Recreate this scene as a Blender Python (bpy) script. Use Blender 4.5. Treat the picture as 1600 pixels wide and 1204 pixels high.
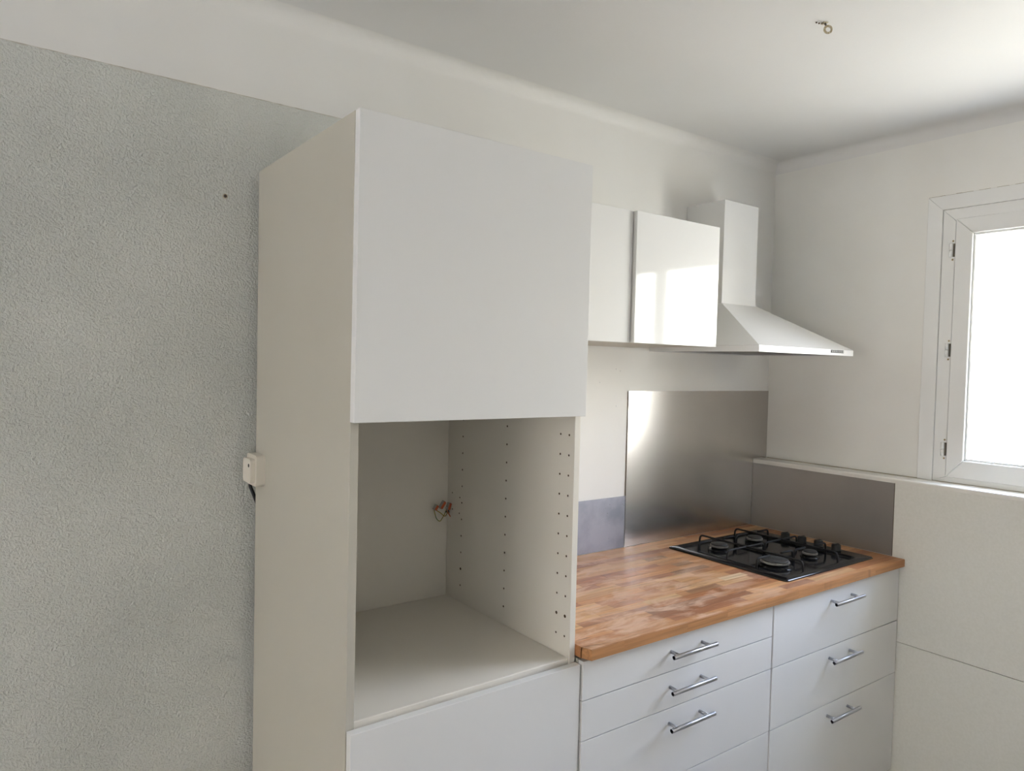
import bpy, bmesh, math, random
from mathutils import Vector, Matrix
random.seed(7)
S = bpy.context.scene
COL = S.collection
for o in list(bpy.data.objects): bpy.data.objects.remove(o)

# ------------------------------------------------------------------ camera
F_PX, CAM = 1123.49, Vector((-0.5719, -1.9362, 1.5861))
YAW, PITCH, ROLL = [math.radians(a) for a in (-36.2795, -1.6994, 1.4694)]
fw = Vector((-math.sin(YAW)*math.cos(PITCH), math.cos(YAW)*math.cos(PITCH), math.sin(PITCH)))
rt = Vector((math.cos(YAW), math.sin(YAW), 0)); up = rt.cross(fw)
rt2 = rt*math.cos(ROLL)+up*math.sin(ROLL); up2 = -rt*math.sin(ROLL)+up*math.cos(ROLL)
cd = bpy.data.cameras.new('camera'); cam = bpy.data.objects.new('camera', cd); COL.objects.link(cam)
cd.sensor_fit = 'HORIZONTAL'; cd.sensor_width = 36; cd.lens = F_PX/1600*36; cd.clip_start = 0.02
cam.matrix_world = Matrix(((rt2.x, up2.x, -fw.x, CAM.x), (rt2.y, up2.y, -fw.y, CAM.y), (rt2.z, up2.z, -fw.z, CAM.z), (0, 0, 0, 1)))
S.camera = cam

# ------------------------------------------------------------------ world, light, exposure
W = bpy.data.worlds.new('sky'); S.world = W; W.use_nodes = True
nt = W.node_tree; nt.nodes.clear()
tc = nt.nodes.new('ShaderNodeTexCoord'); sp = nt.nodes.new('ShaderNodeSeparateXYZ')
mr = nt.nodes.new('ShaderNodeMapRange'); mr.inputs['From Min'].default_value = -1; mr.inputs['From Max'].default_value = 1
cr = nt.nodes.new('ShaderNodeValToRGB'); bg = nt.nodes.new('ShaderNodeBackground'); wo = nt.nodes.new('ShaderNodeOutputWorld')
nt.links.new(tc.outputs['Generated'], sp.inputs[0]); nt.links.new(sp.outputs['Z'], mr.inputs['Value'])
nt.links.new(mr.outputs[0], cr.inputs[0]); nt.links.new(cr.outputs[0], bg.inputs['Color']); nt.links.new(bg.outputs[0], wo.inputs[0])
els = cr.color_ramp.elements
# hazy bright band low in the sky, bluer above; paler ground below
els[0].position = 0.0; els[0].color = (.38, .36, .34, 1)
els[1].position = 1.0; els[1].color = (.52, .64, .84, 1)
for p, c in ((.20, (.35, .335, .31)), (.35, (.40, .38, .355)), (.44, (.54, .525, .495)), (.50, (.55, .53, .51)), (.56, (.80, .76, .71)),
             (.62, (.78, .77, .82)), (.70, (.66, .71, .88)), (.80, (.40, .46, .67))):
    e = els.new(p); e.color = (*c, 1)
bg.inputs['Strength'].default_value = 34.0
S.view_settings.view_transform = 'Standard'; S.view_settings.look = 'None'
S.view_settings.gamma = 1; S.view_settings.use_curve_mapping = False
S.view_settings.exposure = 0.0
pl = bpy.data.lights.new('window_portal', 'AREA'); pl.shape = 'RECTANGLE'; pl.size = 0.86; pl.size_y = 1.16
pl.cycles.is_portal = True
po = bpy.data.objects.new('window_portal', pl); COL.objects.link(po)
po.location = (2.40, -1.34, 1.69); po.rotation_euler = (0, math.radians(90), 0)

pl2 = bpy.data.lights.new('fill_window_portal', 'AREA'); pl2.shape = 'RECTANGLE'; pl2.size = 1.45; pl2.size_y = 1.95
pl2.cycles.is_portal = True
po2 = bpy.data.objects.new('fill_window_portal', pl2); COL.objects.link(po2)
po2.location = (-4.30, -1.95, 1.45); po2.rotation_euler = (0, math.radians(-90), 0)

# ------------------------------------------------------------------ materials
def mat(name, col=(.8, .8, .8), rough=.5, metal=0.0, spec=.5, coat=0.0):
    m = bpy.data.materials.new(name); m.use_nodes = True
    b = m.node_tree.nodes['Principled BSDF']
    b.inputs['Base Color'].default_value = (*col, 1); b.inputs['Roughness'].default_value = rough
    b.inputs['Metallic'].default_value = metal; b.inputs['Specular IOR Level'].default_value = spec
    b.inputs['Coat Weight'].default_value = coat; b.inputs['Coat Roughness'].default_value = .03
    m.diffuse_color = (*col, 1)
    return m, m.node_tree, b
def N(t, k, **kw):
    n = t.nodes.new(k)
    for a, v in kw.items():
        if a in n.inputs: n.inputs[a].default_value = v
        else: setattr(n, a, v)
    return n
def noisy(name, col, col2, rough, scale, bump=0.0, bscale=200, bdist=.001, coord='Object', stretch=None, lo=.35, hi=.65, detail=4, **kw):
    m, t, b = mat(name, col, rough, **kw)
    tcn = N(t, 'ShaderNodeTexCoord'); src = tcn.outputs[coord]
    if coord == 'World':
        pass
    mp = N(t, 'ShaderNodeMapping'); t.links.new(src, mp.inputs[0])
    if stretch: mp.inputs['Scale'].default_value = stretch
    n = N(t, 'ShaderNodeTexNoise'); n.inputs['Scale'].default_value = scale; n.inputs['Detail'].default_value = detail
    t.links.new(mp.outputs[0], n.inputs['Vector'])
    r = N(t, 'ShaderNodeMapRange'); r.inputs['From Min'].default_value = lo; r.inputs['From Max'].default_value = hi
    t.links.new(n.outputs['Fac'], r.inputs['Value'])
    mx = N(t, 'ShaderNodeMix', data_type='RGBA'); mx.inputs[6].default_value = (*col, 1); mx.inputs[7].default_value = (*col2, 1)
    t.links.new(r.outputs[0], mx.inputs[0]); t.links.new(mx.outputs[2], b.inputs['Base Color'])
    if bump:
        n2 = N(t, 'ShaderNodeTexNoise'); n2.inputs['Scale'].default_value = bscale; n2.inputs['Detail'].default_value = 3
        t.links.new(mp.outputs[0], n2.inputs['Vector'])
        bp = N(t, 'ShaderNodeBump'); bp.inputs['Strength'].default_value = bump; bp.inputs['Distance'].default_value = bdist
        t.links.new(n2.outputs['Fac'], bp.inputs['Height']); t.links.new(bp.outputs[0], b.inputs['Normal'])
    return m
M = {}
M['wall'] = noisy('smooth_cream_paint', (.84, .83, .80), (.81, .795, .76), .55, 2.2, bump=.25, bscale=240, bdist=.0006)
M['wall_win'] = noisy('cream_window_wall_paint', (.86, .85, .81), (.82, .805, .76), .6, 2.6, bump=.3, bscale=200, bdist=.0007)
M['roughcast'] = noisy('rough_plaster', (.70, .705, .655), (.615, .625, .58), .7, 2.3, bump=.9, bscale=210, bdist=.006, lo=.38, hi=.62)
M['ceil'] = noisy('ceiling_paint', (.80, .79, .77), (.77, .76, .74), .6, 1.5, bump=.3, bscale=160, bdist=.0008)
M['panel_wall'] = noisy('cream_speckled_panel', (.80, .79, .73), (.765, .755, .69), .5, 130, bump=.1, bscale=400, bdist=.0003)
M['sill'] = noisy('sill_paint', (.86, .84, .79), (.81, .79, .73), .22, 9, spec=.5)
M['grime'] = mat('old_sealant', (.33, .27, .18), .8)[0]
M['pvc'] = noisy('white_window_plastic', (.88, .88, .86), (.86, .86, .84), .25, 4)
M['pvc_dark'] = mat('hinge_gap', (.12, .10, .07), .6)[0]
M['brass'] = mat('old_brass', (.35, .27, .15), .4, metal=.7)[0]
M['gloss'] = noisy('gloss_white_front', (.84, .835, .825), (.83, .825, .815), .06, 1.2, spec=.5)
M['satin'] = noisy('satin_white_front', (.82, .815, .80), (.81, .805, .79), .22, 1.5, spec=.5)
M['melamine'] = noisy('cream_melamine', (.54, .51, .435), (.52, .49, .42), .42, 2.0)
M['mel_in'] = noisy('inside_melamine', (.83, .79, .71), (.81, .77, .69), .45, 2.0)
M['hole'] = mat('bored_hole', (.10, .06, .03), .9)[0]
M['hood'] = noisy('white_enamel', (.75, .75, .745), (.73, .73, .725), .22, 3, spec=.5)
M['hood_dark'] = mat('filter_grey', (.12, .12, .12), .4, metal=.5)[0]
M['button'] = mat('button_grey', (.05, .05, .05), .4)[0]
M['button_light'] = mat('button_cap', (.35, .35, .34), .4)[0]
M['chrome'] = mat('brushed_handle_steel', (.52, .53, .56), .34, metal=1.0)[0]
_m, _t, _b = mat('brushed_handle_steel', (.50, .51, .54), .36, metal=1.0)
_c = N(_t, 'ShaderNodeCombineXYZ'); _c.inputs[0].default_value = 1
_t.links.new(_c.outputs[0], _b.inputs['Tangent']); _b.inputs['Anisotropic'].default_value = .9
M['chrome'] = _m
M['enamel'] = mat('black_enamel', (.006, .006, .007), .11, spec=.42)[0]
M['rim_enamel'] = noisy('satin_black_rim', (.012, .012, .013), (.02, .019, .019), .22, 30, spec=.4)
M['grate'] = mat('matt_black_iron', (.006, .006, .0065), .55, spec=.3)[0]
M['knob'] = mat('black_plastic_knob', (.009, .009, .009), .42, spec=.35)[0]
M['alu'] = noisy('burner_aluminium', (.40, .39, .36), (.24, .23, .21), .42, 40, metal=.9)
M['cap'] = noisy('burner_cap_black', (.02, .02, .02), (.04, .038, .035), .5, 60)
M['socket'] = noisy('aged_white_plastic', (.74, .69, .60), (.70, .65, .56), .35, 8)
M['black'] = mat('black_hole', (.01, .01, .01), .7)[0]
M['screw'] = mat('dark_screw', (.09, .08, .075), .45, metal=.8)[0]
M['orange'] = mat('orange_lever', (.60, .12, .035), .35)[0]
M['clear_grey'] = mat('clear_grey_plastic', (.36, .34, .30), .25)[0]
M['wire_green'] = noisy('green_yellow_wire', (.07, .12, .03), (.45, .34, .03), .4, 90)
M['wire_yellow'] = mat('yellow_wire', (.42, .28, .04), .4)[0]
M['wire_black'] = mat('black_wire', (.02, .02, .02), .45)[0]
M['copper'] = mat('red_wire', (.45, .14, .06), .45)[0]
M['floor_tile'] = noisy('floor_tile', (.46, .43, .39), (.40, .375, .34), .4, 3)
M['edge_brown'] = noisy('edge_shade_brown', (.46, .42, .34), (.70, .68, .62), .8, 30)
M['bounce_pale'] = noisy('pale_bounce_ground', (.84, .79, .69), (.80, .74, .64), .8, 2)
M['ochre'] = noisy('ochre_unseen_wall', (.58, .52, .42), (.54, .48, .38), .8, 2)
M['grout'] = mat('grout', (.30, .28, .25), .9)[0]
M['plaster_bit'] = noisy('chipped_plaster', (.62, .57, .45), (.45, .36, .22), .7, 160)

def steel_mat(name, base, base2, rough, stains=False):
    m, t, b = mat(name, base, rough, metal=1.0)
    tcn = N(t, 'ShaderNodeTexCoord'); mp = N(t, 'ShaderNodeMapping'); mp.inputs['Scale'].default_value = (2.5, 2.5, 900) if not stains else (40, 40, 300)
    t.links.new(tcn.outputs['Object'], mp.inputs[0])
    n = N(t, 'ShaderNodeTexNoise'); n.inputs['Scale'].default_value = 1.0; n.inputs['Detail'].default_value = 3
    t.links.new(mp.outputs[0], n.inputs['Vector'])
    bp = N(t, 'ShaderNodeBump'); bp.inputs['Strength'].default_value = .10; bp.inputs['Distance'].default_value = .0001
    t.links.new(n.outputs['Fac'], bp.inputs['Height']); t.links.new(bp.outputs[0], b.inputs['Normal'])
    mx = N(t, 'ShaderNodeMix', data_type='RGBA'); mx.inputs[6].default_value = (*base, 1); mx.inputs[7].default_value = (*base2, 1)
    n2 = N(t, 'ShaderNodeTexNoise'); n2.inputs['Scale'].default_value = 9 if stains else 2.5; n2.inputs['Detail'].default_value = 6
    t.links.new(tcn.outputs['Object'], n2.inputs['Vector'])
    r = N(t, 'ShaderNodeMapRange'); r.inputs['From Min'].default_value = .42; r.inputs['From Max'].default_value = .62
    t.links.new(n2.outputs['Fac'], r.inputs['Value']); t.links.new(r.outputs[0], mx.inputs[0])
    out = mx.outputs[2]
    if stains:
        v = N(t, 'ShaderNodeTexVoronoi'); v.inputs['Scale'].default_value = 60
        t.links.new(tcn.outputs['Object'], v.inputs['Vector'])
        r2 = N(t, 'ShaderNodeMapRange'); r2.inputs['From Min'].default_value = .10; r2.inputs['From Max'].default_value = .16
        t.links.new(v.outputs['Distance'], r2.inputs['Value'])
        n3 = N(t, 'ShaderNodeTexNoise'); n3.inputs['Scale'].default_value = 7
        t.links.new(tcn.outputs['Object'], n3.inputs['Vector'])
        r3 = N(t, 'ShaderNodeMapRange'); r3.inputs['From Min'].default_value = .52; r3.inputs['From Max'].default_value = .60
        t.links.new(n3.outputs['Fac'], r3.inputs['Value'])
        mm = N(t, 'ShaderNodeMath', operation='SUBTRACT'); mm.inputs[0].default_value = 1; t.links.new(r2.outputs[0], mm.inputs[1])
        m2 = N(t, 'ShaderNodeMath', operation='MULTIPLY'); t.links.new(mm.outputs[0], m2.inputs[0]); t.links.new(r3.outputs[0], m2.inputs[1])
        mx2 = N(t, 'ShaderNodeMix', data_type='RGBA'); t.links.new(m2.outputs[0], mx2.inputs[0]); t.links.new(out, mx2.inputs[6]); mx2.inputs[7].default_value = (.2, .19, .2, 1)
        out = mx2.outputs[2]
    tg = N(t, 'ShaderNodeCombineXYZ'); tg.inputs[2].default_value = 1
    t.links.new(tg.outputs[0], b.inputs['Tangent']); b.inputs['Anisotropic'].default_value = .65 if not stains else .4
    t.links.new(out, b.inputs['Base Color'])
    return m
M['steel'] = steel_mat('brushed_steel', (.62, .60, .575), (.57, .55, .525), .24)
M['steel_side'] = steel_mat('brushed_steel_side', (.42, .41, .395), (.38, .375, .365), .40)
M['steel_old'] = steel_mat('stained_steel', (.34, .33, .365), (.25, .25, .28), .46, stains=True)

def wood_mat():
    m, t, b = mat('oiled_beech', (.5, .3, .15), .42, spec=.22)
    oi = N(t, 'ShaderNodeObjectInfo'); geo = N(t, 'ShaderNodeNewGeometry')
    add = N(t, 'ShaderNodeVectorMath', operation='MULTIPLY_ADD')
    cmb = N(t, 'ShaderNodeCombineXYZ'); t.links.new(oi.outputs['Random'], cmb.inputs[0]); t.links.new(oi.outputs['Random'], cmb.inputs[2])
    t.links.new(cmb.outputs[0], add.inputs[0]); add.inputs[1].default_value = (13, 1, 7); t.links.new(geo.outputs['Position'], add.inputs[2])
    mp = N(t, 'ShaderNodeMapping'); mp.inputs['Scale'].default_value = (5, 110, 110); t.links.new(add.outputs[0], mp.inputs[0])
    g = N(t, 'ShaderNodeTexNoise'); g.inputs['Scale'].default_value = 1.0; g.inputs['Detail'].default_value = 5; g.inputs['Distortion'].default_value = .4
    t.links.new(mp.outputs[0], g.inputs['Vector'])
    r = N(t, 'ShaderNodeMapRange'); r.inputs['From Min'].default_value = .3; r.inputs['From Max'].default_value = .7
    r.inputs['To Min'].default_value = .74; r.inputs['To Max'].default_value = 1.14; t.links.new(g.outputs['Fac'], r.inputs['Value'])
    ml = N(t, 'ShaderNodeMix', data_type='RGBA', blend_type='MULTIPLY'); ml.inputs[0].default_value = 1
    t.links.new(oi.outputs['Color'], ml.inputs[6]); t.links.new(r.outputs[0], ml.inputs[7])
    # worn, bleached patches: top face only, towards the left and along the front
    mp2 = N(t, 'ShaderNodeMapping'); mp2.inputs['Scale'].default_value = (5.5, 15, 1); t.links.new(geo.outputs['Position'], mp2.inputs[0])
    n = N(t, 'ShaderNodeTexNoise'); n.inputs['Scale'].default_value = 1.0; n.inputs['Detail'].default_value = 7; n.inputs['Roughness'].default_value = .62; n.inputs['Distortion'].default_value = .5
    t.links.new(mp2.outputs[0], n.inputs['Vector'])
    r2 = N(t, 'ShaderNodeMapRange'); r2.inputs['From Min'].default_value = .46; r2.inputs['From Max'].default_value = .60; r2.inputs['To Max'].default_value = .75
    t.links.new(n.outputs['Fac'], r2.inputs['Value'])
    sx = N(t, 'ShaderNodeSeparateXYZ'); t.links.new(geo.outputs['Position'], sx.inputs[0])
    rx = N(t, 'ShaderNodeMapRange'); rx.inputs['From Min'].default_value = 1.0; rx.inputs['From Max'].default_value = 1.75; rx.inputs['To Min'].default_value = 1; rx.inputs['To Max'].default_value = .15
    t.links.new(sx.outputs['X'], rx.inputs['Value'])
    sn = N(t, 'ShaderNodeSeparateXYZ'); t.links.new(geo.outputs['Normal'], sn.inputs[0])
    rn = N(t, 'ShaderNodeMapRange'); rn.inputs['From Min'].default_value = .3; rn.inputs['From Max'].default_value = .9; t.links.new(sn.outputs['Z'], rn.inputs['Value'])
    m1 = N(t, 'ShaderNodeMath', operation='MULTIPLY'); t.links.new(r2.outputs[0], m1.inputs[0]); t.links.new(rx.outputs[0], m1.inputs[1])
    m2 = N(t, 'ShaderNodeMath', operation='MULTIPLY'); t.links.new(m1.outputs[0], m2.inputs[0]); t.links.new(rn.outputs[0], m2.inputs[1])
    mx = N(t, 'ShaderNodeMix', data_type='RGBA'); t.links.new(m2.outputs[0], mx.inputs[0]); t.links.new(ml.outputs[2], mx.inputs[6]); mx.inputs[7].default_value = (.74, .51, .37, 1)
    # thin dark splits along the grain
    mp3 = N(t, 'ShaderNodeMapping'); mp3.inputs['Scale'].default_value = (6, 60, 1); t.links.new(geo.outputs['Position'], mp3.inputs[0])
    n3 = N(t, 'ShaderNodeTexNoise'); n3.inputs['Scale'].default_value = 1.0; n3.inputs['Detail'].default_value = 4; t.links.new(mp3.outputs[0], n3.inputs['Vector'])
    r3 = N(t, 'ShaderNodeMapRange'); r3.inputs['From Min'].default_value = .34; r3.inputs['From Max'].default_value = .28; r3.inputs['To Max'].default_value = .7
    t.links.new(n3.outputs['Fac'], r3.inputs['Value'])
    mx3 = N(t, 'ShaderNodeMix', data_type='RGBA'); t.links.new(r3.outputs[0], mx3.inputs[0]); t.links.new(mx.outputs[2], mx3.inputs[6]); mx3.inputs[7].default_value = (.14, .06, .035, 1)
    t.links.new(mx3.outputs[2], b.inputs['Base Color'])
    rr = N(t, 'ShaderNodeMapRange'); rr.inputs['To Min'].default_value = .42; rr.inputs['To Max'].default_value = .65; t.links.new(m2.outputs[0], rr.inputs['Value']); t.links.new(rr.outputs[0], b.inputs['Roughness'])
    bp = N(t, 'ShaderNodeBump'); bp.inputs['Strength'].default_value = .2; bp.inputs['Distance'].default_value = .0004
    t.links.new(g.outputs['Fac'], bp.inputs['Height']); t.links.new(bp.outputs[0], b.inputs['Normal'])
    return m
M['wood'] = wood_mat()

def glass_mat():
    m = bpy.data.materials.new('window_glass'); m.use_nodes = True; t = m.node_tree; t.nodes.clear()
    tr = N(t, 'ShaderNodeBsdfTransparent'); gl = N(t, 'ShaderNodeBsdfGlossy'); gl.inputs['Roughness'].default_value = .01
    fr = N(t, 'ShaderNodeFresnel'); fr.inputs['IOR'].default_value = 1.45
    mx = N(t, 'ShaderNodeMixShader'); o = N(t, 'ShaderNodeOutputMaterial')
    tr.inputs['Color'].default_value = (.96, .98, .97, 1)
    ge = N(t, 'ShaderNodeNewGeometry'); iv = N(t, 'ShaderNodeMath', operation='SUBTRACT'); iv.inputs[0].default_value = 1; t.links.new(ge.outputs['Backfacing'], iv.inputs[1])
    mu = N(t, 'ShaderNodeMath', operation='MULTIPLY'); t.links.new(fr.outputs[0], mu.inputs[0]); t.links.new(iv.outputs[0], mu.inputs[1])
    t.links.new(mu.outputs[0], mx.inputs[0]); t.links.new(tr.outputs[0], mx.inputs[1]); t.links.new(gl.outputs[0], mx.inputs[2]); t.links.new(mx.outputs[0], o.inputs[0])
    return m
M['glass'] = glass_mat()

# ------------------------------------------------------------------ mesh helpers
def box(bm, x0, x1, y0, y1, z0, z1, bev=0.0, seg=1):
    b2 = bmesh.new()
    vs = [b2.verts.new((x, y, z)) for x in (x0, x1) for y in (y0, y1) for z in (z0, z1)]
    for f in ((0, 1, 3, 2), (4, 6, 7, 5), (0, 4, 5, 1), (2, 3, 7, 6), (0, 2, 6, 4), (1, 5, 7, 3)): b2.faces.new([vs[i] for i in f])
    bmesh.ops.recalc_face_normals(b2, faces=b2.faces)
    if bev: bmesh.ops.bevel(b2, geom=list(b2.edges), offset=bev, segments=seg, affect='EDGES', profile=.5)
    merge(bm, b2)
def merge(bm, b2):
    me = bpy.data.meshes.new('tmp'); b2.to_mesh(me); bm.from_mesh(me); bpy.data.meshes.remove(me); b2.free()
def prism(bm, pts, axis, a0, a1, bev=0.0):
    """polygon pts (2D) extruded along axis: x -> pts are (y,z); y -> (x,z); z -> (x,y)"""
    b2 = bmesh.new()
    def P(p, a): return {'x': (a, p[0], p[1]), 'y': (p[0], a, p[1]), 'z': (p[0], p[1], a)}[axis]
    A = [b2.verts.new(P(p, a0)) for p in pts]; B = [b2.verts.new(P(p, a1)) for p in pts]
    n = len(pts)
    b2.faces.new(A); b2.faces.new(B[::-1])
    for i in range(n): b2.faces.new((A[i], B[i], B[(i+1) % n], A[(i+1) % n]))
    bmesh.ops.recalc_face_normals(b2, faces=b2.faces)
    if bev: bmesh.ops.bevel(b2, geom=list(b2.edges), offset=bev, segments=1, affect='EDGES')
    merge(bm, b2)
def tube(bm, pts, r, seg=10, cap=True):
    pts = [Vector(p) for p in pts]; rings = []
    t0 = (pts[1]-pts[0]).normalized(); ref = Vector((0, 0, 1)) if abs(t0.z) < .9 else Vector((1, 0, 0))
    u = t0.cross(ref).normalized()
    for i, p in enumerate(pts):
        t = ((pts[min(i+1, len(pts)-1)]-p).normalized() + (p-pts[max(i-1, 0)]).normalized()).normalized() if 0 < i < len(pts)-1 else ((pts[1]-pts[0]) if i == 0 else (pts[-1]-pts[-2])).normalized()
        u = (u - t*u.dot(t)).normalized(); v = t.cross(u)
        rr = r[i] if isinstance(r, (list, tuple)) else r
        rings.append([bm.verts.new(p+(u*math.cos(a)+v*math.sin(a))*rr) for a in [2*math.pi*k/seg for k in range(seg)]])
    for a, b in zip(rings, rings[1:]):
        for k in range(seg):
            f = bm.faces.new((a[k], a[(k+1) % seg], b[(k+1) % seg], b[k])); f.smooth = True
    if cap: bm.faces.new(rings[0][::-1]); bm.faces.new(rings[-1])
def rounded(pts, r, n=5):
    """polyline with its inner corners rounded"""
    pts = [Vector(p) for p in pts]; out = [pts[0]]
    for a, p, b in zip(pts, pts[1:], pts[2:]):
        d1 = (a-p).normalized(); d2 = (b-p).normalized(); q = min(r, (a-p).length*.49, (b-p).length*.49)
        s, e = p+d1*q, p+d2*q
        for k in range(n+1):
            t = k/n; out.append(s*(1-t)**2+p*2*t*(1-t)+e*t*t)
    out.append(pts[-1]); return out
def lathe(bm, prof, c, seg=24, axis='z'):
    c = Vector(c); rings = []
    for r, h in prof:
        ring = []
        for k in range(seg):
            a = 2*math.pi*k/seg
            v = {'z': (r*math.cos(a), r*math.sin(a), h), 'x': (h, r*math.cos(a), r*math.sin(a)), 'y': (r*math.cos(a), h, r*math.sin(a))}[axis]
            ring.append(bm.verts.new(c+Vector(v)))
        rings.append(ring)
    for a, b in zip(rings, rings[1:]):
        for k in range(seg):
            f = bm.faces.new((a[k], a[(k+1) % seg], b[(k+1) % seg], b[k])); f.smooth = True
    bm.faces.new(rings[0][::-1]); bm.faces.new(rings[-1])
def rrect(x0, x1, y0, y1, r, n=5):
    out = []
    for cx, cy, a0 in ((x1-r, y1-r, 0), (x0+r, y1-r, 90), (x0+r, y0+r, 180), (x1-r, y0+r, 270)):
        for k in range(n+1):
            a = math.radians(a0+90*k/n); out.append((cx+r*math.cos(a), cy+r*math.sin(a)))
    return out
ROOTS = {}
def origin(o):
    v = Vector((0, 0, 0))
    while o: v += o.location; o = o.parent
    return v
def obj(name, bm, m, parent=None, smooth=False):
    bmesh.ops.recalc_face_normals(bm, faces=bm.faces)
    me = bpy.data.meshes.new(name); 
    if parent is not None: bmesh.ops.translate(bm, verts=bm.verts, vec=-origin(parent))
    bm.to_mesh(me); bm.free(); me.materials.append(M[m] if isinstance(m, str) else m)
    o = bpy.data.objects.new(name, me); COL.objects.link(o)
    if parent is not None: o.parent = parent
    return o
def B(name, m, parent, *a, bev=.0008, seg=1, **k):
    bm = bmesh.new(); box(bm, *a, bev=bev, seg=seg); return obj(name, bm, m, parent)
def thing(name, label, cat, loc, group=None):
    o = bpy.data.objects.new(name, None); COL.objects.link(o); o.location = loc; o.empty_display_size = .05
    tag(o, label, cat, group); return o
def tag(o, label, cat, group=None):
    o['label'] = label; o['category'] = cat
    if group: o['group'] = group
def struct(o, label=None):
    o['kind'] = 'structure'
    if label: o['label'] = label
    return o
def dup(src, parent=None, off=(0, 0, 0)):
    c = src.copy(); COL.objects.link(c)
    if parent is not None: c.parent = parent
    c.location = Vector(src.location)+Vector(off)
    for ch in list(src.children): dup(ch, c)
    return c

# ------------------------------------------------------------------ the room
XW, XL, ZC = 2.2859, 2.1895, 2.507
X0, Y0 = -4.2, -3.3
ZS, ZSB = 1.1934, 1.1766
wb = struct(B('wall_back', 'wall', None, X0-.12, XW+.35, 0, .12, 0, ZC+.1, bev=0))
# roughcast coat on the left part of the back wall, with a ragged top edge
bm = bmesh.new(); pts = [(.30, 0), (X0, 0)]
n = 420
top = []
for i in range(n+1):
    x = X0+(.30-X0)*i/n
    top.append((x, 2.259+random.uniform(-.0012, .0012)))
prism(bm, [(X0, 0.0)]+top+[(.30, 0.0)], 'y', -.0022, 0)
pc = obj('roughcast_coat', bm, 'roughcast', wb); pc['label'] = 'rough stippled plaster coat ending below the smooth top band of the wall'
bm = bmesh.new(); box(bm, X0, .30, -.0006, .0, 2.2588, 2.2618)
obj('coat_edge_shade', bm, 'edge_brown', wb)  # brown strip paints in the thin shadow at the coat's top edge
# window wall: upper part with the window opening, thicker panelled lower part
OY0, OY1, OZ0, OZ1 = -1.680, -.668, ZS, 2.240
bm = bmesh.new()
for a in ((OY1, 0, ZSB-.0, ZC+.1), (Y0, OY0-.30, ZSB, ZC+.1), (OY0-.30, OY1, OZ1, ZC+.1)): box(bm, XW, XW+.30, a[0], a[1], a[2], a[3])
prism(bm, [(XW, OY0), (XW+.06, OY0), (XW+.30, OY0-.295), (XW+.30, OY0-.30), (XW, OY0-.30)], 'z', ZSB, OZ1)
box(bm, XL+.012, XW+.30, Y0, 0, 0, ZSB)
wr = struct(obj('wall_right', bm, 'wall_win'))
for i, (z0, z1) in enumerate(((.0, .5830), (.5850, ZSB))):
    B('wall_panel', 'panel_wall', wr, XL, XL+.012, Y0+.001, -.6235, z0, z1, bev=.0006)
B('wall_panel', 'panel_wall', wr, XL, XL+.012, -.6225, -.001, 0, ZSB, bev=0)
ceil = struct(B('ceiling', 'ceil', None, X0-.12, XW+.30, Y0-.12, .12, ZC, ZC+.12, bev=0))
bm = bmesh.new()
for a in ((-1.0, 0, 0, ZC), (Y0, -2.7, 0, ZC), (-2.7, -1.0, 0, .75), (-2.7, -1.0, 2.05, ZC)): box(bm, X0-.12, X0, *a)
struct(obj('wall_left', bm, 'wall'))
w2 = bpy.data.objects.new('fill_window', None); COL.objects.link(w2); w2.location = (X0, -1.95, .75); struct(w2, 'unseen window added in the far left wall for fill light')  # window added out of view to fill the left side with light
for a in ((-1.04, -1.0, .75, 2.05), (-2.7, -2.66, .75, 2.05), (-1.87, -1.83, .79, 2.01), (-2.66, -1.04, .75, .79), (-2.66, -1.04, 2.01, 2.05)):
    bm = bmesh.new(); box(bm, X0-.09, X0-.03, *a); obj('frame_board', bm, mat('frame_white', (.8, .8, .78), .3)[0], w2)
struct(B('wall_rear', 'wall', None, X0-.12, XW+.3, Y0-.12, Y0, 0, ZC, bev=0))
# unseen slab and wall, added to bounce light in through the far window
struct(B('bounce_ground', 'bounce_pale', None, X0-4.8, X0-.14, -7.0, 4.0, -.25, -.15, bev=0))
struct(B('bounce_wall', 'ochre', None, X0-5.1, X0-4.81, -7.0, 4.0, -.25, 5.5, bev=0))
# unseen block, added to cut oblique light through the kitchen window
struct(B('light_block_wall', 'ochre', None, 3.1, 5.3, -5.4, -5.0, -4.0, 4.2, bev=0))
def cove(name, r, pts2d, axis, a0, a1, m):
    bm = bmesh.new(); prism(bm, pts2d, axis, a0, a1)
    o = obj(name, bm, m)
    for p in o.data.polygons: p.use_smooth = False
    return struct(o)
r = .045; arc = [(-r+r*math.sin(math.radians(a)), ZC-r+r*math.cos(math.radians(a))) for a in range(0, 91, 5)]
# concave quarter round between back wall and ceiling: (y,z) profile
prof = [(0, ZC)]+[(-r*(1-math.sin(math.radians(a))), ZC-r*(1-math.cos(math.radians(a)))) for a in range(0, 91, 6)]
c1 = cove('trim_1', r, prof, 'x', X0, XW, 'wall')
prof = [(XW, ZC)]+[(XW-r*(1-math.sin(math.radians(a))), ZC-r*(1-math.cos(math.radians(a)))) for a in range(0, 91, 6)]
c2 = cove('trim_2', r, prof, 'y', Y0, 0, 'ceil')
# floor: tiles are outside the frame; a few rows give the right bounce
fl = struct(B('floor', 'floor_tile', None, X0-.12, XW+.3, Y0-.12, .12, -.1, 0, bev=0))

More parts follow.
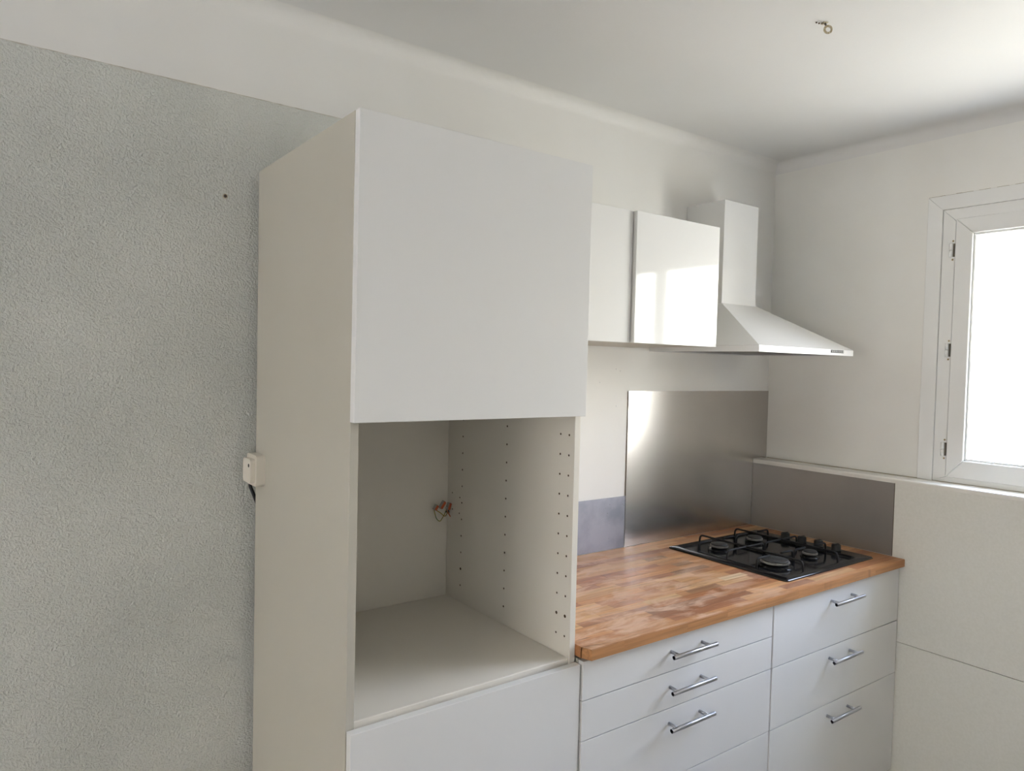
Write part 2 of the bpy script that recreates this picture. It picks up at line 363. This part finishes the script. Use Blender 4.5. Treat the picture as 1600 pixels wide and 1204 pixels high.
# sill ledge
bm = bmesh.new()
prism(bm, [(XL-.0028, ZSB), (XL-.0028, ZS-.006), (XL-.0012, ZS-.002), (XL+.004, ZS), (XW+.015, ZS), (XW+.015, ZSB)], 'y', Y0+.01, -.0045)
sl = struct(obj('window_sill', bm, 'sill')); sl.name = 'trim_3'
sl['label'] = 'painted ledge running along the window wall at sill height'
bm = bmesh.new(); box(bm, XW-.0012, XW+.002, -1.74, -.01, ZS-.001, ZS+.0022)
gr = obj('sealant_line', bm, 'grime', sl)

# ------------------------------------------------------------------ window
win = bpy.data.objects.new('window_1', None); COL.objects.link(win); win.location = (XW, -1.2, ZS); struct(win, 'white plastic casement window over the ledge')
def miter(name, m, parent, y0, y1, z0, z1, w, x0, x1, wb_=None, bev=.0008, wr_=None, wl_=None):
    """four mitred boards round the rectangle y0..y1 (y0<y1), z0..z1"""
    wb_ = w if wb_ is None else wb_; wr_ = w if wr_ is None else wr_; wl_ = w if wl_ is None else wl_; g = .0003
    quads = [[(y1, z0), (y1, z1), (y1-wl_, z1-w), (y1-wl_, z0+wb_)],          # left in the photo
             [(y0, z1), (y1, z1), (y1-wl_, z1-w), (y0+wr_, z1-w)],            # top
             [(y0, z0), (y0, z1), (y0+wr_, z1-w), (y0+wr_, z0+wb_)],
             [(y0, z0), (y1, z0), (y1-wl_, z0+wb_), (y0+wr_, z0+wb_)]]
    for q in quads:
        cy = sum(p[0] for p in q)/4; cz = sum(p[1] for p in q)/4
        q = [(p[0]+(g if p[0] < cy else -g), p[1]+(g if p[1] < cz else -g)) for p in q]
        bm = bmesh.new(); prism(bm, q, 'x', x0, x1, bev=bev); obj(name, bm, m, parent)
# outer flat casing: left, top, right only (it stands on the ledge)
yL, yR, zT = -.6600, -1.780, 2.2470
cw = .0523
for q in ([(yL, ZS+.0005), (yL, zT), (yL-cw, zT-cw), (yL-cw, ZS+.0005)],
          [(yL-.0006, zT), (yR+.0006, zT), (yR+cw, zT-cw), (yL-cw, zT-cw)],
          [(yR, ZS+.0005), (yR, zT), (yR+cw, zT-cw), (yR+cw, ZS+.0005)]):
    bm = bmesh.new(); prism(bm, q, 'x', XW-.007, XW+.02, bev=.0012); obj('casing_board', bm, 'pvc', win)
# brown sealant where the casing meets the wall
bm = bmesh.new(); rng = random.Random(3)
for k in range(60):
    z0 = ZS+(zT-ZS)*k/60
    if rng.random() < .72: box(bm, XW-.0012, XW+.001, yL-.001, yL+.0004+rng.random()*.0009, z0, z0+(zT-ZS)/60)
for k in range(60):
    y1 = yL-(yL-yR)*k/60
    box(bm, XW-.0016, XW+.001, y1-(yL-yR)/60, y1, zT-.001, zT+.0012+rng.random()*.0016)
obj('sealant_line', bm, 'grime', win)
miter('frame_board', 'pvc', win, yR+cw+.0008, yL-cw-.0008, ZS+.0008, zT-cw-.0008, .044, XW-.002, XW+.06, wb_=.019, bev=.001)
# two casements: a wide one (in view) and a narrow one beyond the frame of the photo
def sash(y0, y1, wl, wr):
    s = bpy.data.objects.new('sash', None); COL.objects.link(s); s.parent = win; s.location = (0, (y0+y1)/2+1.2, 0)
    miter('sash_board', 'pvc', s, y0, y1, 1.2125, 2.1560, .0575, XW-.0065, XW+.045, wb_=.066, bev=.0022, wl_=wl, wr_=wr)
    # stepped glazing bead inside the sash
    miter('glazing_bead', 'pvc', s, y0+wr, y1-wl, 1.2790, 2.0980, .008, XW+.004, XW+.035, bev=.002)
    B('glass_pane', 'glass', s, XW+.020, XW+.024, y0+wr+.004, y1-wl-.004, 1.284, 2.093, bev=0)
    return s
sash(-1.458, -.7585, .0575, .032); sash(-1.685, -1.4595, .032, .036)
for zc in (2.043, 1.6785, 1.3145):
    bm = bmesh.new()
    y = -.7460; x = XW-.0085
    tube(bm, [(x, y, zc-.025), (x, y, zc-.0008)], .0058, 12); tube(bm, [(x, y, zc+.0008), (x, y, zc+.025)], .0058, 12)
    box(bm, x, XW-.002, y-.004, y+.004, zc-.024, zc+.024)
    h = obj('hinge', bm, 'pvc', win)
    bm = bmesh.new(); box(bm, XW-.0060, XW-.001, -.7568, -.7522, zc-.024, zc+.024); obj('pin_gap', bm, 'pvc_dark', h)
    for dz in (-.034, .034):
        bm = bmesh.new(); lathe(bm, [(.0035, 0), (.0028, -.0018)], (XW-.0020, -.7500, zc+dz), 10, 'x'); obj('screw', bm, 'brass', h)

# ------------------------------------------------------------------ tall oven cabinet
YD, YC, YR = .6487, .6272, .0365
ZT, ZB, ZN = 2.065, 1.465, .8671
T = .0180
tall = thing('oven_cabinet', 'tall white oven cabinet with an empty open niche between two doors', 'cabinet', (0, 0, 0))
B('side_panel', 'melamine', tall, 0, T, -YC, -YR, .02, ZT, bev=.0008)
# right side panel with real bored shelf-pin holes
rp = B('side_panel', 'mel_in', tall, .6-T, .6, -YC, -YR, .02, ZT, bev=.0008)
rp.data.materials.append(M['hole'])
cb = bmesh.new()
def cyl(bm, y, z, r, depth=.011, seg=10):
    lathe(bm, [(r, -.004), (r, depth)], (.6-T, y, z), seg, 'x')
holes = []
for k in range(-10, 11):
    z = 1.4139-.0498*k
    if z > 2.0: continue
    for y in (-.1262, -.3490, -.5745, -.6070):
        if k == 9 and y != -.3490: cyl(cb, y, z, .0042)
        else: cyl(cb, y, z, .0028)
for y, z, r in ((-.072, 1.187, .0025), (-.115, 1.179, .0025), (-.113, 1.131, .0025), (-.074, 1.137, .0025)): cyl(cb, y, z, r)
bmesh.ops.recalc_face_normals(cb, faces=cb.faces)
cme = bpy.data.meshes.new('cut'); cb.to_mesh(cme); cb.free(); cme.materials.append(M['mel_in']); cme.materials.append(M['hole'])
for p in cme.polygons: p.material_index = 1
co = bpy.data.objects.new('cut', cme); COL.objects.link(co)
md = rp.modifiers.new('b', 'BOOLEAN'); md.operation = 'DIFFERENCE'; md.object = co; md.solver = 'EXACT'
bpy.context.view_layer.update()
dg = bpy.context.evaluated_depsgraph_get()
nm = bpy.data.meshes.new_from_object(rp.evaluated_get(dg)); rp.modifiers.clear(); rp.data = nm
bpy.data.objects.remove(co); bpy.data.meshes.remove(cme)
B('top_panel', 'melamine', tall, T, .6-T, -YC, -YR, ZT-.02, ZT-.001)
B('bottom_panel', 'melamine', tall, T, .6-T, -YC, -YR, .09, .108)
B('niche_floor', 'mel_in', tall, T+.0004, .6-T-.0004, -YC+.0035, -.0480, ZN-.020, ZN, bev=.0012)
B('niche_top', 'mel_in', tall, T+.0004, .6-T-.0004, -YC+.0015, -.0480, 1.490, 1.508)
B('back_panel', 'mel_in', tall, T, .6-T-.0004, -.0452, -.0402, .1, ZT-.02, bev=0)
B('kick_board', 'melamine', tall, 0.001, .599, -YC+.05, -YC+.066, .001, .085)
# doors (full overlay); the upper one hangs a touch lower at its right
bm = bmesh.new(); box(bm, 0.0005, .5995, -YD, -YC-.0015, ZB, ZT, bev=.0012, seg=2)
bmesh.ops.rotate(bm, cent=(0, -YD, ZT), matrix=Matrix.Rotation(.0037, 3, 'Y'), verts=bm.verts)
d1 = obj('door', bm, 'gloss', tall); d1['label'] = 'large plain glossy white upper door'
bm = bmesh.new(); box(bm, 0.0005, .5990, -YD-.001, -YC-.0030, .09, .8560, bev=.0012, seg=2)
d2 = obj('door', bm, 'satin', tall); d2['label'] = 'plain white lower door below the niche'
tall.location = (.0046, 0, 0); tall.rotation_euler = (0, -.0038, .0036)

# ------------------------------------------------------------------ base drawer cabinets
YF = .6517
def handle(parent, cx, z):
    bm = bmesh.new(); L = .090; yb = -YF-.033
    tube(bm, [(cx-L, yb, z), (cx-L+.0008, yb, z)], [.0052, .0060], 16); tube(bm, [(cx-L+.0008, yb, z), (cx+L-.0008, yb, z)], .0060, 16); tube(bm, [(cx+L-.0008, yb, z), (cx+L, yb, z)], [.0060, .0052], 16)
    for sx in (-.064, .064):
        tube(bm, [(cx+sx, -YF+.0004, z), (cx+sx, -YF-.002, z)], .0052, 12)
        tube(bm, [(cx+sx, -YF-.001, z), (cx+sx, yb, z)], .0048, 12)
    return obj('handle', bm, 'chrome', parent)
def base_unit(name, label, x0, x1, cuts, cx, hz, yoff=0):
    t = thing(name, label, 'cabinet', ((x0+x1)/2, -.3, 0))
    g = .0012
    B('side_panel', 'melamine', t, x0+.001, x0+.017, -YF+.021, -.04, .09, .866)
    B('side_panel', 'melamine', t, x1-.017, x1-.001, -YF+.021, -.04, .09, .866)
    B('bottom_panel', 'melamine', t, x0+.0175, x1-.0175, -YF+.021, -.04, .09, .107)
    B('back_panel', 'melamine', t, x0+.0175, x1-.0175, -.048, -.041, .108, .866)
    B('kick_board', 'melamine', t, x0+.003, x1-.003, -YF+.07, -YF+.086, .001, .088)
    for (za, zb), h in zip(zip(cuts, cuts[1:]), hz):
        bm = bmesh.new(); box(bm, x0+g, x1-g, -YF-yoff, -YF+.019, zb+g, za-g, bev=.0009, seg=2)
        d = obj('drawer', bm, 'satin', t); handle(d, cx, h)
        if yoff: d.children[0].location.y -= yoff
        # drawer box behind the front
        bm = bmesh.new(); box(bm, x0+.03, x1-.03, -YF+.0195, -.10, zb+.012, zb+.020); box(bm, x0+.03, x0+.042, -YF+.0195, -.10, zb+.02, za-.03); box(bm, x1-.042, x1-.03, -YF+.0195, -.10, zb+.02, za-.03)
        obj('drawer_box', bm, 'melamine', d)
    return t
base_unit('drawer_cabinet', 'white base cabinet of four drawers next to the tall oven cabinet', 0.6072, 1.3930, [.8660, .7663, .6654, .4694, .1000], .9910, (.8205, .7235, .6235, .425))
base_unit('drawer_cabinet', 'white base cabinet of three deep drawers under the gas hob, beside the window wall', 1.3952, 2.1860, [.8660, .6663, .4695, .1000], 1.7850, (.8205, .6260, .4300), yoff=.002)

# ------------------------------------------------------------------ worktop of staves
wt = thing('worktop', 'worn oiled butcher block worktop of wooden staves over the drawer cabinets', 'worktop', (1.39, -.34, .8726))
ZWB, ZW, YWF, XA, XB = .8726, .8999, .6726, .6058, 2.1850
pal = [(.52, .25, .105), (.57, .295, .13), (.46, .205, .085), (.64, .37, .18), (.54, .265, .115), (.40, .165, .068), (.60, .32, .145), (.36, .155, .075)]
pitch = .0325; y = -.0040; rows = []
edges = [.0040, .030]+[.0625+pitch*i for i in range(19)]
edges = [e for e in edges if e < YWF-.012]+[YWF]
special = {  # row centre y -> explicit staves (x0, x1, colour)
    .340: [(1.292, 1.465, (.27, .14, .075))], .501: [(1.173, 1.321, (.33, .17, .085)), (.985, 1.13, (.56, .34, .17))],
    .469: [(.877, 1.006, (.42, .19, .09)), (1.376, 1.497, (.72, .52, .31))], .566: [(.928, 1.213, (.26, .12, .06))],
    .176: [(1.33, 1.432, (.33, .18, .09))], .2735: [(1.368, 1.458, (.35, .20, .11))], .534: [(.70, .846, (.38, .17, .08)), (.846, .98, (.36, .17, .09))]}
rng = random.Random(21)
for ri, (ya, yb) in enumerate(zip(edges, edges[1:])):
    yc = (ya+yb)/2; fixed = []
    for k, v in special.items():
        if ya <= k < yb: fixed = sorted(v)
    segs = []; x = XA
    targets = fixed+[(XB+1, XB+2, None)]
    ti = 0
    while x < XB-1e-6:
        fx = targets[ti]
        if x >= fx[0]-1e-6: segs.append((x, min(fx[1], XB), fx[2])); x = fx[1]; ti += 1; continue
        L = rng.uniform(.14, .34)
        if x == XA: L *= rng.uniform(.4, 1)
        lim = min(fx[0], XB); nx = x+L
        if lim-nx < .07: nx = lim
        if nx > lim: nx = lim
        segs.append((x, nx, None)); x = nx
    for xa, xb, c in segs:
        g = .00012
        last = ri == len(edges)-2
        bm = bmesh.new()
        dz = rng.uniform(-.00015, .00015)
        if last:
            if xa == XA:
                prism(bm, [(xa+g, -ya-g), (xa+g, -yb+.028), (xa+.0105, -yb), (xb-g, -yb), (xb-g, -ya-g)], 'z', ZWB, ZW, bev=0)
            else: box(bm, xa+g, xb-g, -yb, -ya-g, ZWB, ZW)
            bm.edges.ensure_lookup_table(); es = [e for e in bm.edges if all(abs(v.co.z-ZW) < 1e-5 for v in e.verts) and all(v.co.y < -yb+.001 for v in e.verts)]
            if es: bmesh.ops.bevel(bm, geom=es, offset=.0015, segments=2, affect='EDGES')
        else: box(bm, xa+g, xb-g, -yb+g, -ya-g, ZWB, ZW+dz)
        o = obj('stave', bm, 'wood', wt)
        if c is None:
            c = rng.choice(pal if not last else pal[:1]+pal[4:5]); f = rng.uniform(.90, 1.08) if not last else rng.uniform(.93, 1.0); c = tuple(min(1, q*f) for q in c)
        o.color = (*c, 1)

# ------------------------------------------------------------------ steel splashbacks
bm = bmesh.new()
prism(bm, [(1.3966, ZW+.001), (1.3966, 1.4950), (XW-.001, 1.4955), (XW-.001, ZS+.0015), (XL-.0050, ZS+.0015), (XL-.0050, ZSB-.001), (XL-.0020, ZSB-.001), (XL-.0020, ZW+.001)], 'y', -.0040, -.0005)
o = obj('splashback', bm, 'steel'); tag(o, 'tall brushed steel splashback behind the gas hob, notched round the ledge', 'splashback')
bm = bmesh.new(); box(bm, 1.3953, 1.3963, -.0042, -.0004, 1.097, 1.4955); obj('raw_edge', bm, 'pvc_dark', o)
o = B('splashback', 'steel_old', None, .606, 1.3950, -.0028, -.0005, ZW+.001, 1.0963, bev=.0003)
tag(o, 'low stained steel splashback strip beside the tall oven cabinet', 'splashback')
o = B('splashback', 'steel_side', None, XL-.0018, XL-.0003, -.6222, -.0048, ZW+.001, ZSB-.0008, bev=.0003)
tag(o, 'low dull steel splashback on the window wall under the ledge', 'splashback')
bm = bmesh.new(); box(bm, XL-.0021, XL-.0001, -.6236, -.6224, ZW+.001, ZSB-.0008); obj('raw_edge', bm, 'pvc_dark', o)

# ------------------------------------------------------------------ wall cabinets
def wall_cab(label, x0, x1, yf, tilt=0.0):
    t = thing('wall_cabinet', label, 'cabinet', ((x0+x1)/2, 0, 1.66), None)
    z0, z1 = 1.6605, 2.0590; yc = yf-.0205
    B('side_panel', 'melamine', t, x0+.0005, x0+.0165, -yc, -.001, z0, z1-.001)
    B('side_panel', 'melamine', t, x1-.0165, x1-.0005, -yc, -.001, z0, z1-.001)
    B('bottom_panel', 'melamine', t, x0+.017, x1-.017, -yc, -.001, z0, z0+.016)
    B('top_panel', 'melamine', t, x0+.017, x1-.017, -yc, -.001, z1-.017, z1-.001)
    B('back_panel', 'melamine', t, x0+.017, x1-.017, -.006, -.0015, z0+.017, z1-.018, bev=0)
    bm = bmesh.new(); box(bm, x0+.001, x1-.001, -yf, -yf+.019, z0, z1, bev=.001, seg=2)
    if tilt: bmesh.ops.rotate(bm, cent=(x1, -yf+.019, 0), matrix=Matrix.Rotation(tilt, 3, 'Z'), verts=bm.verts)
    obj('door', bm, 'gloss', t); return t
wall_cab('small white wall cabinet half hidden behind the tall oven cabinet', .6160, 1.0112, .3799)
wall_cab('small white wall cabinet with a glaring window reflection, next to the hood', 1.0135, 1.4068, .3925)

# ------------------------------------------------------------------ extractor hood
hd = thing('extractor_hood', 'white chimney extractor hood with a sloping canopy above the gas hob', 'hood', (1.80, 0, 1.649))
hx0, hx1, hy, hz0, hz1 = 1.5037, 2.0983, .4912, 1.6494, 1.6711
cx0, cx1, cy, cz0, cz1 = 1.6963, 1.9084, .1844, 1.8396, 2.2332
B('chimney', 'hood', hd, cx0, cx1, -cy, -.001, cz0-.012, cz1, bev=.0012)
bm = bmesh.new()
e = .004
lo = [bm.verts.new(p) for p in ((hx0, -.001, hz1), (hx0, -hy, hz1), (hx1, -hy, hz1), (hx1, -.001, hz1))]
hi = [bm.verts.new(p) for p in ((cx0-e, -.001, cz0), (cx0-e, -cy-e, cz0), (cx1+e, -cy-e, cz0), (cx1+e, -.001, cz0))]
for i in range(4): bm.faces.new((lo[i], lo[(i+1) % 4], hi[(i+1) % 4], hi[i]))
bm.faces.new(hi); bm.faces.new(lo[::-1])
obj('canopy', bm, 'hood', hd)
bm = bmesh.new()
for a in ((hx0, hx1, -hy, -hy+.016), (hx0, hx1, -.017, -.001), (hx0, hx0+.016, -hy+.016, -.017), (hx1-.016, hx1, -hy+.016, -.017)): box(bm, a[0], a[1], a[2], a[3], hz0, hz1-.0004)
rim = obj('rim', bm, 'hood', hd)
B('grease_filter', 'hood_dark', hd, hx0+.0165, hx1-.0165, -hy+.0165, -.0175, hz0+.003, hz0+.008, bev=0)
bx0 = 1.941
bm = bmesh.new(); box(bm, bx0, bx0+.088, -hy-.0012, -hy+.001, 1.6585, 1.6690, bev=.0008); bp_ = obj('control_panel', bm, 'button', hd)
for k in range(7):
    bm = bmesh.new(); box(bm, bx0+.005+k*.0118, bx0+.005+k*.0118+.007, -hy-.0032, -hy-.0010, 1.6605, 1.6668, bev=.0006); obj('button', bm, 'button_light', bp_)

# ------------------------------------------------------------------ gas hob
hob = thing('gas_hob', 'black four burner gas hob set into the wooden worktop', 'hob', (1.81, -.35, ZW))
HX0, HX1, HY0, HY1 = 1.5330, 2.0900, -.6065, -.0990
TX0, TX1, TY0, TY1 = 1.5590, 2.0120, -.5830, -.1200
zb = ZW+.0008
bm = bmesh.new()
outer = rrect(HX0, HX1, HY0, HY1, .012); inner = rrect(TX0, TX1, TY0, TY1, .022)
def ring(pts, z): return [bm.verts.new((p[0], p[1], z)) for p in pts]
def offs(x0, x1, y0, y1, r, d): return rrect(x0-d, x1+d, y0-d, y1+d, max(.002, r+d))
L = [ring(outer, zb), ring(outer, zb+.0020), ring(offs(HX0, HX1, HY0, HY1, .012, -.004), zb+.0062), ring(offs(TX0, TX1, TY0, TY1, .022, .005), zb+.0082), ring(offs(TX0, TX1, TY0, TY1, .022, .002), zb+.0098),
     ring(inner, zb+.0085), ring(offs(TX0, TX1, TY0, TY1, .022, -.004), zb+.0012)]
for a, b_ in zip(L, L[1:]):
    nn = len(a)
    for k in range(nn):
        f = bm.faces.new((a[k], a[(k+1) % nn], b_[(k+1) % nn], b_[k])); f.smooth = True
bm.faces.new(L[-1]); bm.faces.new(L[0][::-1])
tray = obj('hob_plate', bm, 'enamel', hob)
zt = zb+.0012
burn = [(1.683, -.222, .034, 'left rear'), (1.905, -.222, .031, ''), (1.673, -.468, .050, ''), (1.893, -.468, .027, '')]
for bx, by, br, _ in burn:
    bm = bmesh.new(); lathe(bm, [(br*1.28, 0), (br*1.24, .002), (br*1.02, .006), (br*.80, .009), (br*.78, .013), (br*.2, .013)], (bx, by, zt), 32); bb = obj('burner_base', bm, 'enamel', hob)
    bm = bmesh.new(); ns = 36
    prof_r = br
    rings = []
    for h, rr, tooth in ((.0105, .90, 0), (.0125, 1.0, 0), (.0165, 1.0, 0), (.0165, 1.0, 1), (.0190, .99, 1), (.0190, .80, 1)):
        ringv = []
        for k in range(ns*2):
            a = math.pi*k/ns; q = rr*br*(0.955 if (tooth and k % 2) else 1.0)
            ringv.append(bm.verts.new((bx+q*math.cos(a), by+q*math.sin(a), zt+h+(0 if not (tooth and k % 2) else -.0012))))
        rings.append(ringv)
    for a, b_ in zip(rings, rings[1:]):
        for k in range(len(a)): bm.faces.new((a[k], a[(k+1) % len(a)], b_[(k+1) % len(a)], b_[k]))
    bm.faces.new(rings[0][::-1]); bm.faces.new(rings[-1])
    hh = obj('burner_head', bm, 'alu', bb)
    bm = bmesh.new(); lathe(bm, [(br*.90, .0190), (br*.92, .0205), (br*.90, .0235), (br*.84, .0245), (br*.45, .0247), (br*.40, .0252), (br*.1, .0252)], (bx, by, zt), 32)
    obj('burner_cap', bm, 'cap', bb)
    bm = bmesh.new(); tube(bm, [(bx-br*1.05, by+br*.6, zt+.002), (bx-br*1.05, by+br*.6, zt+.017)], .0022, 8); obj('spark_plug', bm, 'cap', bb)
ZG = ZW+.040; rg = .0037
def grate(xc, xa, xb, ya, yb, ycs):
    bm = bmesh.new(); zf = zb+.0085
    tube(bm, rounded([(xc, ya, zt+.001), (xc, ya-.004, ZG), (xc, yb+.004, ZG), (xc, yb, zt+.001)], .014), rg, 8)
    for i, yy in enumerate(ycs):
        if i == 1:
            tube(bm, rounded([(xa, yy, zt+.001), (xa+.003, yy, ZG), (xb-.003, yy, ZG), (xb, yy, zt+.001)], .014), rg, 8)
        else:
            tube(bm, rounded([(xa, yy, zt+.001), (xa+.003, yy, ZG), (xc-.034, yy, ZG)], .014), rg, 8)
            tube(bm, rounded([(xb, yy, zt+.001), (xb-.003, yy, ZG), (xc+.034, yy, ZG)], .014), rg, 8)
    # low frame wire tying the fingers together
    tube(bm, [(xa, ycs[0], zt+.006), (xa, ycs[2], zt+.006)], rg*.9, 8); tube(bm, [(xb, ycs[0], zt+.006), (xb, ycs[2], zt+.006)], rg*.9, 8)
    g = obj('pan_support', bm, 'grate', hob)
grate(1.6800, 1.5700, 1.7880, -.1300, -.5720, (-.2150, -.3430, -.4640))
grate(1.9000, 1.7950, 2.0050, -.1300, -.5720, (-.2150, -.3430, -.4640))
for ky in (-.2620, -.3350, -.4060, -.4780):
    bm = bmesh.new(); kx = 2.0540; z0 = zb+.0070
    lathe(bm, [(.0185, 0), (.0185, .002), (.0172, .0035), (.0168, .019), (.0158, .0220), (.0140, .0232), (.002, .0232)], (kx, ky, z0), 24)
    k_ = obj('knob', bm, 'knob', hob)
    bm = bmesh.new(); box(bm, kx-.0150, kx+.0150, ky-.0032, ky+.0032, z0+.0230, z0+.0246, bev=.0006); obj('grip', bm, 'knob', k_)

# ------------------------------------------------------------------ socket on the cabinet side
bm = bmesh.new()
prism(bm, rrect(-.1130, -.0330, 1.2610, 1.3400, .010), 'x', -.022, .0012, bev=.0)
so = obj('wall_socket', bm, 'socket'); 
for e_ in (1,):
    tag(so, 'small aged white surface socket on the left side of the oven cabinet', 'socket')
bm = bmesh.new(); prism(bm, rrect(-.1060, -.0400, 1.2690, 1.3300, .012), 'x', -.034, -.0215); c = obj('cover', bm, 'socket', so)
bm = bmesh.new(); lathe(bm, [(.0045, 0), (.0045, -.001)], (-.0338, -.090, 1.3135), 12, 'x'); obj('screw_hole', bm, 'black', c)
bm = bmesh.new(); tube(bm, [(-.012, -.026, 1.268), (-.009, -.021, 1.248), (.001, -.018, 1.225), (.014, -.018, 1.19), (.02, -.018, .80), (.02, -.018, .02)], .0045, 10); 
cb_ = obj('power_cable', bm, 'wire_black'); tag(cb_, 'thin dark cable behind the oven cabinet edge below the socket', 'cable')

# ------------------------------------------------------------------ screw in the left wall
bm = bmesh.new(); lathe(bm, [(.0062, 0), (.0062, -.0010), (.0045, -.0022)], (-.078, -.0036, 1.9955), 16, 'y')
sc = obj('wall_screw', bm, 'plaster_bit'); tag(sc, 'small dark screw in a plug in the rough wall left of the oven cabinet', 'screw')
bm = bmesh.new(); lathe(bm, [(.0040, -.0018), (.0036, -.0042), (.0016, -.0044)], (-.078, -.0036, 1.9955), 12, 'y'); obj('screw_head', bm, 'screw', sc)

# ------------------------------------------------------------------ ceiling hook
hk = thing('ceiling_hook', 'rusty eye hook screwed into a chipped patch of the ceiling', 'hook', (1.2224, -.8633, ZC))
px, py = 1.2150, -.8560
bm = bmesh.new(); b2 = bmesh.new(); rg_ = random.Random(5)
lathe(bm, [(.008, 0), (.007, -.0012), (.003, -.002)], (px-.002, py, ZC), 14)
for v in bm.verts: v.co += Vector((rg_.uniform(-.003, .003), rg_.uniform(-.003, .003), 0))
obj('chipped_plaster', bm, 'plaster_bit', hk)
bm = bmesh.new(); tube(bm, [(px, py, ZC+.001), (px+.003, py-.003, ZC-.007)], .0026, 8); obj('shank', bm, 'screw', hk)
bm = bmesh.new(); cc = Vector((px+.007, py-.006, ZC-.0165)); pts = []
for k in range(21):
    a = math.radians(-50+345*k/20); pts.append(cc+(Vector((.80, -.60, 0))*math.cos(a)+Vector((0, 0, 1))*math.sin(a))*.0092)
tube(bm, pts, .0030, 8); obj('ring', bm, 'plaster_bit', hk)
for dx, dy in ((-.022, .010), (-.013, .008)):
    bm = bmesh.new(); lathe(bm, [(.0024, 0), (.0018, -.003)], (px+dx, py+dy, ZC), 8); obj('rusty_nail', bm, 'hole', hk)

# ------------------------------------------------------------------ loose wires with lever connectors, in the niche
wi = thing('wire_connectors', 'loose green and yellow wires with three orange lever connectors at the back of the niche', 'wires', (.565, -.05, 1.13))
def connector(c, rot, L):
    c = Vector(c); bm = bmesh.new(); box(bm, -.0055, .0055, -.009, .001, -L/2, L/2, bev=.001)
    bm2 = bmesh.new(); box(bm2, -.0045, .0045, -.0115, -.0085, -L/2+.001, L/2-.001, bev=.0008)
    Rm = Matrix.Rotation(rot, 3, 'Y') @ Matrix.Rotation(.3, 3, 'Z')
    for b_ in (bm, bm2):
        bmesh.ops.rotate(b_, cent=(0, 0, 0), matrix=Rm, verts=b_.verts); bmesh.ops.translate(b_, verts=b_.verts, vec=c)
    o = obj('connector', bm, 'clear_grey', wi); obj('lever', bm2, 'orange', o)
connector((.5230, -.066, 1.1500), .55, .017); connector((.5460, -.066, 1.1560), .62, .025); connector((.5660, -.070, 1.1500), .30, .022)
def wire(pts, m, r=.0013): bm = bmesh.new(); tube(bm, rounded(pts, .02, 6), r, 8); obj('wire', bm, m, wi)
wire([(.519, -.070, 1.142), (.523, -.078, 1.116), (.535, -.080, 1.106), (.552, -.078, 1.128), (.562, -.072, 1.142)], 'wire_green')
wire([(.526, -.070, 1.141), (.542, -.076, 1.130), (.550, -.078, 1.121), (.562, -.070, 1.120), (.572, -.060, 1.128)], 'wire_yellow')
wire([(.568, -.070, 1.140), (.573, -.068, 1.130), (.577, -.056, 1.124), (.576, -.046, 1.128)], 'wire_black', .0022)
wire([(.562, -.072, 1.138), (.566, -.078, 1.128), (.571, -.080, 1.118)], 'copper', .0018)
bm = bmesh.new(); lathe(bm, [(.0030, 0), (.0025, -.003)], (.556, -.079, 1.147), 10, 'y'); obj('metal_tip', bm, 'chrome', wi)

# ------------------------------------------------------------------ small chips and scuffs
for px_, pz_ in ((1.249, 1.528), (1.335, 1.44), (1.330, 1.578), (1.352, 1.571)):
    bm = bmesh.new(); lathe(bm, [(.0024, 0), (.0016, -.0008)], (px_, 0, pz_), 7, 'y'); obj('paint_chip', bm, 'hood', wb)
